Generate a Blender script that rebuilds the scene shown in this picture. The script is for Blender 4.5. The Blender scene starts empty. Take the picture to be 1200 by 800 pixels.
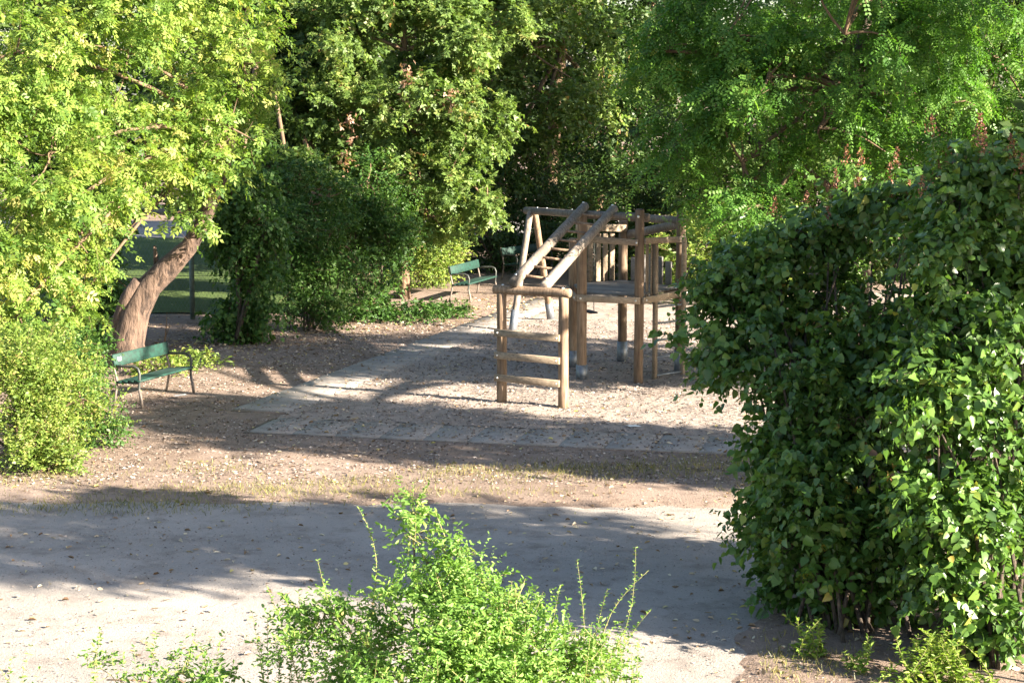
import bpy, math
import numpy as np
from mathutils import Vector, Matrix, noise

# ------------------------------------------------------------------ camera, sky, sun, exposure
S = bpy.context.scene
CAMH, FPX, YH = 5.04, 2200.0, 100.0
PITCH = math.atan((400 - YH) / FPX)
cam_d = bpy.data.cameras.new('camera'); cam_d.sensor_width = 36; cam_d.lens = FPX / 1200 * 36
cam_d.clip_start = 0.1; cam_d.clip_end = 2000
cam = bpy.data.objects.new('camera', cam_d); S.collection.objects.link(cam)
cam.location = (0, 0, CAMH); cam.rotation_euler = (math.pi / 2 - PITCH, 0, 0)
S.camera = cam

SUN_EL, SUN_AZ = math.radians(22.5), math.radians(-27)      # azimuth from +X towards -Y: right of and behind the camera
sdir = Vector((math.cos(SUN_EL) * math.cos(SUN_AZ), math.cos(SUN_EL) * math.sin(SUN_AZ), math.sin(SUN_EL)))
W = bpy.data.worlds.new('World'); S.world = W; W.use_nodes = True
nt = W.node_tree; bg = nt.nodes['Background']
sky = nt.nodes.new('ShaderNodeTexSky'); sky.sky_type = 'NISHITA'; sky.sun_disc = False
sky.sun_elevation = SUN_EL; sky.sun_rotation = math.atan2(sdir.x, sdir.y)
sky.air_density = 1.0; sky.dust_density = 1.2; sky.ozone_density = 1.0
nt.links.new(sky.outputs[0], bg.inputs[0]); bg.inputs[1].default_value = 0.05
sl = bpy.data.lights.new('sun', 'SUN'); sl.energy = 5.0; sl.angle = math.radians(0.53); sl.color = (1.0, 0.89, 0.73)
sun = bpy.data.objects.new('sun', sl); S.collection.objects.link(sun)
sun.rotation_euler = sdir.to_track_quat('Z', 'Y').to_euler(); sun.location = (20, -12, 14)
vs = S.view_settings; vs.view_transform = 'Standard'; vs.look = 'None'; vs.gamma = 1; vs.use_curve_mapping = False
vs.exposure = 2.75
S.cycles.max_bounces = 8; S.cycles.transmission_bounces = 4; S.cycles.use_denoising = True

# ------------------------------------------------------------------ helpers
C = S.collection
rng = np.random.default_rng(7)
CP, SP = math.cos(PITCH), math.sin(PITCH)
def ray(px, py):
    u, v = (px - 600) / FPX, (py - 400) / FPX
    return Vector((u, CP - v * SP, -SP - v * CP))
def G(px, py, z=0.0):                       # photo pixel -> point on the ground (or at height z)
    d = ray(px, py); t = (z - CAMH) / d.z
    return Vector((d.x * t, d.y * t, z))
def P(px, py, Y):                           # photo pixel -> point at distance Y
    d = ray(px, py); t = Y / d.y
    return Vector((d.x * t, Y, CAMH + d.z * t))
def R(npx, Y): return npx * Y / FPX         # size in pixels at distance Y -> metres

def tag(o, label=None, cat=None, group=None, kind=None):
    if label: o['label'] = label
    if cat: o['category'] = cat
    if group: o['group'] = group
    if kind: o['kind'] = kind
    return o
def empty(name, loc=(0, 0, 0), rz=0):
    o = bpy.data.objects.new(name, None); C.objects.link(o); o.location = loc; o.rotation_euler[2] = rz
    o.empty_display_size = 0.2
    return o
def link(name, me, parent=None, mat=None):
    o = bpy.data.objects.new(name, me); C.objects.link(o)
    if mat is not None and len(me.materials) == 0: me.materials.append(mat)
    if parent is not None: o.parent = parent
    return o
def mesh_np(name, V, F, rnd=None, smooth=False):
    """V (n,3), F list of index arrays (k,m) of equal m, or one array"""
    me = bpy.data.meshes.new(name)
    Fs = F if isinstance(F, list) else [F]
    Fs = [np.asarray(f, np.int32) for f in Fs if len(f)]
    V = np.asarray(V, np.float32)
    me.vertices.add(len(V)); me.vertices.foreach_set('co', V.ravel())
    nl = sum(f.size for f in Fs); npoly = sum(len(f) for f in Fs)
    me.loops.add(nl); me.loops.foreach_set('vertex_index', np.concatenate([f.ravel() for f in Fs]))
    me.polygons.add(npoly)
    st = []; off = 0
    for f in Fs:
        st.append(off + np.arange(len(f)) * f.shape[1]); off += f.size
    me.polygons.foreach_set('loop_start', np.concatenate(st).astype(np.int32))
    if rnd is not None:
        a = me.attributes.new('rnd', 'FLOAT', 'POINT'); a.data.foreach_set('value', np.asarray(rnd, np.float32))
    me.update(calc_edges=True); me.validate()
    if smooth: me.polygons.foreach_set('use_smooth', np.ones(npoly, bool))
    return me

class MB:
    """collects tubes and boxes into one mesh"""
    def __init__(s): s.v = []; s.f3 = []; s.f4 = []; s.n = 0
    def add(s, V, q=None, t=None):
        s.v.append(np.asarray(V, float))
        if q is not None and len(q): s.f4.append(np.asarray(q) + s.n)
        if t is not None and len(t): s.f3.append(np.asarray(t) + s.n)
        s.n += len(V)
    def tube(s, pts, rad, sides=8, cap=True, wob=0.0):
        pts = [Vector(p) for p in pts]; n = len(pts)
        if not hasattr(rad, '__len__'): rad = [rad] * n
        rings = []; ref = None
        for i, p in enumerate(pts):
            t = (pts[min(i + 1, n - 1)] - pts[max(i - 1, 0)]).normalized()
            if ref is None:
                ref = Vector((0, 0, 1)) if abs(t.z) < .9 else Vector((1, 0, 0))
            a = ref - t * ref.dot(t)
            if a.length < 1e-4: a = t.orthogonal()
            a.normalize(); ref = a; b = t.cross(a)
            for k in range(sides):
                an = 2 * math.pi * k / sides
                r = rad[i]
                if wob: r *= 1 + wob * noise.noise(Vector((p.x * 3 + math.cos(an), p.y * 3 + math.sin(an), p.z * 2.2)))
                rings.append(p + (a * math.cos(an) + b * math.sin(an)) * r)
        V = [tuple(q) for q in rings]; Q = []; T = []
        for i in range(n - 1):
            for k in range(sides):
                k2 = (k + 1) % sides
                Q.append((i * sides + k, i * sides + k2, (i + 1) * sides + k2, (i + 1) * sides + k))
        if cap:
            V.append(tuple(pts[0])); V.append(tuple(pts[-1])); c0 = n * sides; c1 = c0 + 1
            for k in range(sides):
                k2 = (k + 1) % sides
                T.append((c0, k2, k)); T.append((c1, (n - 1) * sides + k, (n - 1) * sides + k2))
        s.add(V, Q, T); return s
    def box(s, c, size, M=None, bev=0.0):
        hx, hy, hz = [q / 2 for q in size]
        V = [(x * hx, y * hy, z * hz) for x in (-1, 1) for y in (-1, 1) for z in (-1, 1)]
        if bev:
            import bmesh
            bm = bmesh.new(); vv = [bm.verts.new(v) for v in V]
            for f in ((0, 1, 3, 2), (4, 6, 7, 5), (0, 4, 5, 1), (2, 3, 7, 6), (0, 2, 6, 4), (1, 5, 7, 3)): bm.faces.new([vv[i] for i in f])
            bmesh.ops.bevel(bm, geom=list(bm.edges), offset=bev, segments=1, affect='EDGES')
            bm.verts.index_update()
            VV = [v.co.copy() for v in bm.verts]; Q = [[v.index for v in f.verts] for f in bm.faces if len(f.verts) == 4]
            T = [[v.index for v in f.verts] for f in bm.faces if len(f.verts) == 3]; bm.free()
        else:
            VV = [Vector(v) for v in V]; T = []
            Q = [(0, 1, 3, 2), (4, 6, 7, 5), (0, 4, 5, 1), (2, 3, 7, 6), (0, 2, 6, 4), (1, 5, 7, 3)]
        M = M or Matrix.Identity(3)
        s.add([tuple(M @ v + Vector(c)) for v in VV], Q, T); return s
    def bar(s, a, b, w, h, up=(0, 0, 1), bev=0.006):
        """board from a to b, w wide across, h along up"""
        a, b = Vector(a), Vector(b); x = (b - a).normalized(); z = Vector(up); z = (z - x * z.dot(x)).normalized(); y = z.cross(x)
        M = Matrix((x, y, z)).transposed()
        return s.box((a + b) / 2, ((b - a).length, w, h), M, bev)
    def mesh(s, name, smooth=False):
        F = []
        if s.f4: F.append(np.concatenate(s.f4))
        if s.f3: F.append(np.concatenate(s.f3))
        return mesh_np(name, np.concatenate(s.v), F, None, smooth)
    def build(s, name, mat, parent=None, smooth=False, origin=None):
        if origin is not None:
            o3 = np.array(origin); s.v = [v - o3 for v in s.v]
        o = link(name, s.mesh(name, smooth), parent, mat)
        if origin is not None: o.location = origin
        return o

# ------------------------------------------------------------------ materials
def mat(name):
    m = bpy.data.materials.new(name); m.use_nodes = True
    n = m.node_tree.nodes; b = n['Principled BSDF']; return m, m.node_tree, n, b
def col(c, a=1): return (*c, a)
def ramp(nt, stops, src):
    r = nt.nodes.new('ShaderNodeValToRGB'); e = r.color_ramp.elements
    while len(e) < len(stops): e.new(0.5)
    for i, (p, c) in enumerate(stops): e[i].position = p; e[i].color = col(c)
    nt.links.new(src, r.inputs[0]); return r.outputs[0]
def tex(nt, kind, scale, detail=4, vec=None, rough=.55):
    t = nt.nodes.new('ShaderNodeTex' + kind); t.inputs['Scale'].default_value = scale
    if kind == 'Noise': t.inputs['Detail'].default_value = detail; t.inputs['Roughness'].default_value = rough
    if vec is not None: nt.links.new(vec, t.inputs['Vector'])
    return t
def geo(nt, obj=False):
    t = nt.nodes.new('ShaderNodeTexCoord') if obj else nt.nodes.new('ShaderNodeNewGeometry')
    return t.outputs['Object'] if obj else t.outputs['Position']
def mixc(nt, f, a, b, mode='MIX'):
    m = nt.nodes.new('ShaderNodeMix'); m.data_type = 'RGBA'; m.blend_type = mode
    for s, i in ((f, 0), (a, 6), (b, 7)):
        if hasattr(s, 'node'): nt.links.new(s, m.inputs[i])
        else: m.inputs[i].default_value = s if i == 0 else col(s)
    return m.outputs[2]
def bump(nt, b, h, strength, dist):
    n = nt.nodes.new('ShaderNodeBump'); n.inputs['Strength'].default_value = strength; n.inputs['Distance'].default_value = dist
    nt.links.new(h, n.inputs['Height']); nt.links.new(n.outputs[0], b.inputs['Normal'])
def mapr(nt, src, a, b):
    m = nt.nodes.new('ShaderNodeMapRange'); m.inputs[1].default_value = a; m.inputs[2].default_value = b
    nt.links.new(src, m.inputs[0]); return m.outputs[0]

def leaf_mat(name, stops, trans=.35, gloss=.35, rough=.5, tboost=1.5, big=.35):
    """per-leaf colour from the 'rnd' attribute plus slow variation through the crown"""
    m, t, n, b = mat(name)
    a = n.new('ShaderNodeAttribute'); a.attribute_name = 'rnd'
    nz = tex(t, 'Noise', 1.3, 2, geo(t))
    ad = n.new('ShaderNodeMath'); ad.operation = 'MULTIPLY_ADD'; ad.inputs[1].default_value = big
    sb = n.new('ShaderNodeMath'); sb.operation = 'SUBTRACT'; sb.inputs[1].default_value = .5
    t.links.new(nz.outputs['Fac'], sb.inputs[0]); t.links.new(sb.outputs[0], ad.inputs[0]); t.links.new(a.outputs['Fac'], ad.inputs[2])
    c = ramp(t, stops, ad.outputs[0])
    t.links.new(c, b.inputs['Base Color']); b.inputs['Roughness'].default_value = rough; b.inputs['Specular IOR Level'].default_value = gloss
    tr = n.new('ShaderNodeBsdfTranslucent')
    tc = mixc(t, 1.0, c, (tboost, tboost * 1.05, tboost * .55), 'MULTIPLY'); t.links.new(tc, tr.inputs[0])
    mx = n.new('ShaderNodeMixShader'); mx.inputs[0].default_value = trans
    t.links.new(b.outputs[0], mx.inputs[1]); t.links.new(tr.outputs[0], mx.inputs[2])
    t.links.new(mx.outputs[0], n['Material Output'].inputs[0]); return m

def bark_mat(name, c0, c1, scale=9):
    m, t, n, b = mat(name)
    mp = n.new('ShaderNodeMapping'); mp.inputs['Scale'].default_value = (1, 1, .45); t.links.new(geo(t), mp.inputs[0])
    a = tex(t, 'Noise', scale, 6, mp.outputs[0], .65); v = tex(t, 'Voronoi', scale * 1.6, vec=mp.outputs[0])
    c = ramp(t, [(.3, c0), (.7, c1)], a.outputs['Fac']); t.links.new(c, b.inputs['Base Color'])
    b.inputs['Roughness'].default_value = .9
    ad = n.new('ShaderNodeMath'); ad.operation = 'ADD'; t.links.new(a.outputs['Fac'], ad.inputs[0]); t.links.new(v.outputs['Distance'], ad.inputs[1])
    mp2 = n.new('ShaderNodeMapping'); mp2.inputs['Scale'].default_value = (1, 1, .16); t.links.new(geo(t), mp2.inputs[0])
    rg = tex(t, 'Noise', scale * 2.6, 6, mp2.outputs[0], .7); c2 = mixc(t, mapr(t, rg.outputs['Fac'], .5, .62), c, tuple(q * .55 for q in c0)); t.links.new(c2, b.inputs['Base Color'])
    a2 = n.new('ShaderNodeMath'); a2.operation = 'MULTIPLY_ADD'; a2.inputs[1].default_value = -1.6; t.links.new(rg.outputs['Fac'], a2.inputs[0]); t.links.new(ad.outputs[0], a2.inputs[2])
    bump(t, b, a2.outputs[0], .8, .05); return m

def wood_mat(name, c0, c1, c2, grain=(14, 14, 1.2)):
    m, t, n, b = mat(name)
    oi = n.new('ShaderNodeObjectInfo')
    o = n.new('ShaderNodeVectorMath'); o.operation = 'MULTIPLY_ADD'; o.inputs[1].default_value = (1, 1, 1)
    sc = n.new('ShaderNodeVectorMath'); sc.operation = 'SCALE'; sc.inputs[3].default_value = 17
    cx = n.new('ShaderNodeCombineXYZ'); t.links.new(oi.outputs['Random'], cx.inputs[0]); t.links.new(oi.outputs['Random'], cx.inputs[2])
    t.links.new(cx.outputs[0], sc.inputs[0]); t.links.new(geo(t, True), o.inputs[0]); t.links.new(sc.outputs[0], o.inputs[2])
    mp = n.new('ShaderNodeMapping'); mp.inputs['Scale'].default_value = grain; t.links.new(o.outputs[0], mp.inputs[0])
    g = tex(t, 'Noise', 2.2, 5, mp.outputs[0], .6); st = tex(t, 'Noise', 1.6, 3, o.outputs[0])
    c = ramp(t, [(.3, c0), (.5, c1), (.72, c2)], g.outputs['Fac'])
    c = mixc(t, mapr(t, st.outputs['Fac'], .45, .75), c, tuple(q * .55 for q in c1))
    hsv = n.new('ShaderNodeHueSaturation'); t.links.new(c, hsv.inputs['Color'])
    vr = n.new('ShaderNodeMapRange'); vr.inputs[3].default_value = .75; vr.inputs[4].default_value = 1.25
    t.links.new(oi.outputs['Random'], vr.inputs[0]); t.links.new(vr.outputs[0], hsv.inputs['Value'])
    t.links.new(hsv.outputs[0], b.inputs['Base Color']); b.inputs['Roughness'].default_value = .8
    bump(t, b, g.outputs['Fac'], .5, .012); return m

def plain(name, c, rough=.6, metal=0, var=.25, scale=12, bmp=.1):
    m, t, n, b = mat(name)
    z = tex(t, 'Noise', scale, 5, geo(t, True))
    cc = ramp(t, [(.3, tuple(q * (1 - var) for q in c)), (.7, tuple(min(1, q * (1 + var)) for q in c))], z.outputs['Fac'])
    t.links.new(cc, b.inputs['Base Color']); b.inputs['Roughness'].default_value = rough; b.inputs['Metallic'].default_value = metal
    if bmp: bump(t, b, z.outputs['Fac'], bmp, .01)
    return m

def ground_mat(name, base, alt, speck, dark, s_big=.5, s_mid=3.5, s_fine=38, bstr=.6, bdist=.03, specks=.62):
    m, t, n, b = mat(name); p = geo(t)
    a = tex(t, 'Noise', s_big, 5, p, .6); c = ramp(t, [(.35, base), (.65, alt)], a.outputs['Fac'])
    mid = tex(t, 'Noise', s_mid, 6, p, .7); c = mixc(t, mapr(t, mid.outputs['Fac'], .5, .72), c, dark)
    f = tex(t, 'Noise', s_fine, 3, p, .7); c = mixc(t, mapr(t, f.outputs['Fac'], specks, specks + .08), c, speck)
    f2 = tex(t, 'Noise', s_fine * .7, 3, p, .7); c = mixc(t, mapr(t, f2.outputs['Fac'], .6, .7), c, tuple(q * .5 for q in dark))
    t.links.new(c, b.inputs['Base Color']); b.inputs['Roughness'].default_value = .95; b.inputs['Specular IOR Level'].default_value = .15
    ad = n.new('ShaderNodeMath'); ad.operation = 'ADD'; t.links.new(mid.outputs['Fac'], ad.inputs[0]); t.links.new(f.outputs['Fac'], ad.inputs[1])
    bump(t, b, ad.outputs[0], bstr, bdist); return m

M = {}
M['soil'] = ground_mat('soil', (.19, .14, .11), (.265, .203, .166), (.35, .275, .22), (.125, .088, .067))
M['dust'] = ground_mat('dusty_asphalt', (.25, .226, .205), (.335, .298, .268), (.42, .375, .335), (.185, .158, .138), s_big=.45, s_mid=2.2, s_fine=48, bstr=.6, bdist=.02)
M['sand'] = ground_mat('sand', (.265, .22, .192), (.335, .28, .245), (.42, .355, .31), (.17, .135, .115), s_big=.7, s_mid=4, s_fine=45)
M['slab'] = ground_mat('concrete_slab', (.26, .235, .215), (.32, .286, .258), (.37, .325, .29), (.2, .172, .15), s_big=1.2, s_mid=4, s_fine=60, bstr=.35, bdist=.012)
M['lawn'] = ground_mat('lawn', (.05, .085, .022), (.075, .11, .03), (.12, .13, .05), (.04, .06, .02), s_fine=20)
M['road'] = ground_mat('far_road', (.22, .21, .2), (.28, .26, .25), (.33, .3, .28), (.18, .16, .15))
M['bark_elder'] = bark_mat('bark_elder', (.05, .032, .025), (.19, .125, .09), 5)
M['bark'] = bark_mat('bark', (.05, .038, .028), (.15, .11, .08), 10)
M['bark_tan'] = bark_mat('bark_tan', (.12, .075, .045), (.3, .2, .125), 12)
M['twig'] = plain('twig', (.13, .085, .05), .9)
M['stalk'] = plain('stalk', (.22, .2, .08), .8)
M['log'] = wood_mat('weathered_log', (.07, .058, .048), (.19, .155, .122), (.31, .262, .215))
M['post'] = wood_mat('brown_post', (.075, .048, .03), (.21, .14, .088), (.32, .23, .155))
M['board'] = wood_mat('board', (.17, .13, .09), (.28, .215, .15), (.38, .30, .22), (2, 16, 16))
M['plank'] = wood_mat('deck_plank', (.12, .11, .10), (.19, .175, .16), (.27, .25, .23), (2, 16, 16))
M['steel'] = plain('galvanised_steel', (.2, .22, .25), .5, .6, .3)
M['bolt'] = plain('bolt', (.7, .7, .68), .35, .9, .1)
M['iron'] = plain('painted_iron', (.05, .055, .05), .5, .2, .3)
M['legiron'] = plain('worn_iron', (.16, .13, .11), .6, .2, .35)
M['green'] = plain('green_paint', (.003, .032, .022), .7, 0, .5, 14)
M['white'] = plain('white_plate', (.75, .75, .72), .5, 0, .05)
M['rubber'] = plain('black_rubber', (.02, .02, .022), .7)
M['wire'] = plain('fence_wire', (.12, .16, .14), .6, .4)
M['paper'] = plain('paper', (.7, .7, .68), .8, 0, .1)

M['l_elder'] = leaf_mat('leaf_elder', [(.05, (.05, .11, .02)), (.45, (.145, .235, .042)), (.8, (.25, .31, .065)), (.98, (.34, .30, .10))], .42, .3, .5, 1.5, .8)
M['l_privet'] = leaf_mat('leaf_privet', [(.05, (.08, .14, .025)), (.5, (.16, .235, .045)), (.85, (.26, .30, .07)), (.98, (.33, .24, .10))], .35)
M['l_vine'] = leaf_mat('leaf_vine', [(.05, (.025, .065, .014)), (.5, (.05, .115, .022)), (.9, (.09, .165, .035))], .35)
M['l_dark'] = leaf_mat('leaf_dark', [(.05, (.018, .045, .012)), (.5, (.038, .08, .018)), (.9, (.075, .125, .03))], .3)
M['l_maple'] = leaf_mat('leaf_maple', [(.05, (.06, .105, .026)), (.45, (.11, .18, .042)), (.8, (.175, .24, .06)), (.96, (.22, .2, .07)), (1.0, (.33, .15, .08))], .36)
M['l_back'] = leaf_mat('leaf_back', [(.05, (.035, .07, .018)), (.5, (.07, .12, .03)), (.9, (.12, .165, .045)), (1, (.2, .13, .06))], .32)
M['l_locust'] = leaf_mat('leaf_locust', [(.05, (.035, .10, .014)), (.5, (.075, .175, .024)), (.9, (.14, .25, .04)), (1, (.3, .3, .06))], .4)
M['l_lilac'] = leaf_mat('leaf_lilac', [(.05, (.034, .076, .018)), (.45, (.066, .135, .028)), (.8, (.115, .205, .042)), (.94, (.19, .24, .045)), (.97, (.38, .32, .06)), (1, (.22, .12, .06))], .32, .4, .33, 1.6)
M['l_fore'] = leaf_mat('leaf_fore', [(.05, (.08, .17, .035)), (.5, (.15, .27, .055)), (.9, (.24, .35, .09)), (1, (.32, .28, .1))], .4, .35, .45)
M['l_weed'] = leaf_mat('leaf_weed', [(.05, (.11, .19, .03)), (.5, (.2, .3, .05)), (.9, (.28, .36, .08))], .4)
M['l_grass'] = leaf_mat('grass_blade', [(.05, (.09, .10, .03)), (.5, (.17, .17, .05)), (.9, (.3, .25, .1))], .3)
M['l_fall'] = leaf_mat('fallen_leaf', [(.0, (.14, .085, .05)), (.3, (.26, .17, .10)), (.55, (.42, .32, .21)), (.88, (.58, .5, .38)), (1, (.45, .4, .1))], .15, .2, .7, 1.1, .1)
M['l_chip'] = leaf_mat('bark_chip', [(.0, (.12, .09, .075)), (.5, (.24, .195, .165)), (1, (.44, .38, .335))], .0, .1, .9, 1, .1)
M['l_dead'] = leaf_mat('dead_leaf', [(.0, (.17, .085, .055)), (.6, (.28, .16, .11)), (1, (.38, .25, .18))], .25)
M['panicle'] = leaf_mat('panicle', [(.0, (.11, .045, .03)), (.6, (.2, .08, .05)), (1, (.3, .14, .07))], .15)

# ------------------------------------------------------------------ leaf templates (x = width, y = towards the tip, z = up)
def T_rhomb(w=.55, fold=.12, n=1):
    V = np.array([(0, 0, 0), (w / 2, .45, fold), (0, 1, -.05), (-w / 2, .45, fold)]); return V, np.array([(0, 1, 2, 3)])
def T_oval(w=.5, fold=.1):
    V = np.array([(0, 0, 0), (w * .42, .28, fold), (w * .4, .66, fold * .8), (0, 1, -.1), (-w * .4, .66, fold * .8), (-w * .42, .28, fold)])
    return V, np.array([(0, 1, 2, 3), (0, 3, 4, 5)])
def T_heart():
    V = np.array([(0, .06, 0), (.2, -.03, .03), (.42, .2, .07), (.34, .55, .04), (0, 1.02, -.16), (-.34, .55, .04), (-.42, .2, .07), (-.2, -.03, .03), (0, .5, -.02)])
    return V, np.array([(0, 1, 2, 8), (8, 2, 3, 4), (0, 8, 6, 7), (8, 4, 5, 6)])
def T_comp(pairs, lw, ll, gap, curve=-.25, ang=62, tip=True):
    V = []; F = []; a = math.radians(ang)
    for i in range(pairs):
        y = gap * (i + .6); z = curve * y * y
        for s in (-1, 1):
            d = np.array((s * math.sin(a), math.cos(a), -.25)); q = np.array((math.cos(a), -s * math.sin(a), 0)) * lw / 2
            b = np.array((0, y, z)); n = len(V)
            V += [b, b + d * ll * .5 + q, b + d * ll, b + d * ll * .5 - q]; F.append((n, n + 1, n + 2, n + 3))
    if tip:
        y = gap * (pairs + .3); z = curve * y * y; b = np.array((0, y, z)); n = len(V); d = np.array((0, 1, -.4))
        V += [b, b + d * ll * .5 + np.array((lw / 2, 0, .03)), b + d * ll, b + d * ll * .5 - np.array((lw / 2, 0, -.03))]; F.append((n, n + 1, n + 2, n + 3))
    return np.array(V), np.array(F)
def T_palm():
    V = [(0, 0, 0)]; F = []
    for an, l in ((-62, .75), (0, 1.0), (62, .75)):
        a = math.radians(an); d = np.array((math.sin(a), math.cos(a), 0)); q = np.array((math.cos(a), -math.sin(a), 0)) * .21; n = len(V)
        V += [tuple(d * l * .55 + q + np.array((0, 0, .05))), tuple(d * l + np.array((0, 0, -.08))), tuple(d * l * .55 - q + np.array((0, 0, .05)))]
        F.append((0, n, n + 1, n + 2))
    return np.array(V), np.array(F)
TPL = dict(heart2=(np.array([(0, .02, 0), (.38, .12, .06), (.33, .58, .04), (0, 1.02, -.14), (-.33, .58, .04), (-.38, .12, .06)]), np.array([(0, 1, 2, 3), (0, 3, 4, 5)])), rhomb=T_rhomb(), oval=T_oval(), narrow=T_oval(.36), heart=T_heart(), elder=T_comp(2, .26, .52, .3, -.15), locust=T_comp(4, .15, .24, .2, -.25, 66), palm=T_palm())

def unit(a): return a / np.maximum(np.linalg.norm(a, axis=-1, keepdims=True), 1e-9)
def frames(d, nrm):
    y = unit(d); z = nrm - y * np.sum(nrm * y, -1, keepdims=True); z = unit(z); x = np.cross(y, z)
    return np.stack([x, y, z], -1)                      # columns
def leaves_mesh(name, pos, Rm, size, tpl, rnd):
    V0, F0 = TPL[tpl]; n = len(pos)
    g = np.random.default_rng(n); sc = np.stack([.72 + .5 * g.random(n), np.ones(n), -.4 + 2.6 * g.random(n)], 1)   # width and curl differ from leaf to leaf
    V = np.einsum('nij,nvj->nvi', Rm, V0[None] * sc[:, None, :]) * size[:, None, None] + pos[:, None, :]
    F = F0[None] + (np.arange(n) * len(V0))[:, None, None]
    return mesh_np(name, V.reshape(-1, 3), F.reshape(-1, F0.shape[1]), np.repeat(rnd, len(V0)))

def crown(lobes, clumps, twigs, nl, L, size, droop=.35, sag=.3, up=.15, shell=.45, spread=.8, jag=.35, cuts=None, seed=0, zmin=.05, pads=0, pad_r=.36, nup=.75, nout=.55):
    """leaf positions, frames, sizes and random values for a crown made of ragged lobes; returns also clump points and twig ends"""
    g = np.random.default_rng(seed)
    lc = np.array([l[0] for l in lobes], float); lr = np.array([l[1] if hasattr(l[1], '__len__') else (l[1],) * 3 for l in lobes], float)
    w = np.array([l[2] if len(l) > 2 else np.prod(r) ** (2 / 3) for l, r in zip(lobes, lr)]); w = w / w.sum()
    k = g.choice(len(lobes), clumps, p=w)
    d = unit(g.normal(size=(clumps, 3)))
    rad = shell + (1 - shell) * g.random(clumps) ** .55
    ctr = lc[k]
    nz = np.array([noise.noise(Vector((p[0] * 2.1 + c[0], p[1] * 2.1 + c[1], p[2] * 2.1 + c[2]))) for p, c in zip(d, ctr)])
    rad = rad * (1 + jag * nz)
    if pads:                                            # leaf pads: clumps gather on small flattened lobes with gaps between
        npd = pads * len(lobes); kl = np.arange(npd) % len(lobes); pd = unit(g.normal(size=(npd, 3)))
        prd = .35 + .6 * g.random(npd) ** .6
        pc = lc[kl] + pd * lr[kl] * prd[:, None]; pr = lr[kl] * (pad_r * (.7 + .6 * g.random(npd)))[:, None] * np.array((1.15, 1.15, .6)); pr = np.maximum(pr, L * .25)
        wp = np.prod(pr, 1) ** (2 / 3); pk = g.choice(npd, clumps, p=wp / wp.sum()); k = kl[pk]
        p = pc[pk] + d * pr[pk] * rad[:, None]; out = unit(d / pr[pk] * .5 + pd[pk] / lr[k] * .5 * pr[pk].mean(1, keepdims=True) / pr[pk].mean(1, keepdims=True) * 1.0 + np.array((0, 0, .2)))
    else:
        p = ctr + d * lr[k] * rad[:, None]
        out = unit(d / lr[k])
    keep = p[:, 2] > zmin
    if cuts: keep &= cuts(p)
    p, out, k = p[keep], out[keep], k[keep]; c = len(p)
    td = unit(out[:, None, :] * .9 + g.normal(size=(c, twigs, 3)) * spread + np.array((0, 0, up)))
    st = p[:, None, :] + g.normal(size=(c, twigs, 3)) * L * .25
    Lt = L * (.55 + .75 * g.random((c, twigs)))
    tt = (np.arange(nl) + .4 + .4 * g.random((c, twigs, nl))) / nl
    pos = st[:, :, None, :] + td[:, :, None, :] * (Lt[:, :, None] * tt)[..., None]
    pos[..., 2] -= sag * Lt[:, :, None] * tt ** 2
    side = np.cross(td, np.array((0, 0, 1.0))); side = unit(side + 1e-4)
    sg = np.where(np.arange(nl) % 2 == 0, 1, -1)
    ld = td[:, :, None, :] * .6 + side[:, :, None, :] * sg[None, None, :, None] * .8 + g.normal(size=pos.shape) * .45
    ld[..., 2] -= droop
    nr = out[:, None, None, :] * nout + g.normal(size=pos.shape) * .5 + np.array((0, 0, nup))
    sz = size * (.6 + .7 * g.random(pos.shape[:3])) * (.75 + .5 * g.random(c))[:, None, None]
    rc = g.random(c)[:, None, None] * .45 + g.random(pos.shape[:3]) * .55
    f = pos.reshape(-1, 3); ok = f[:, 2] > .02
    if cuts: ok &= cuts(f)
    return dict(pos=f[ok], R=frames(ld.reshape(-1, 3)[ok], nr.reshape(-1, 3)[ok]), size=sz.ravel()[ok], rnd=rc.ravel()[ok],
                clump=p, lobe=k, tw0=st.reshape(-1, 3), tw1=(st + td * Lt[..., None] - np.array((0, 0, sag)) * Lt[..., None]).reshape(-1, 3), lc=lc)

def bez(a, b, bend, n=6):
    a, b = Vector(a), Vector(b); return [a.lerp(b, i / n) + Vector(bend) * math.sin(math.pi * i / n) for i in range(n + 1)]

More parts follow.
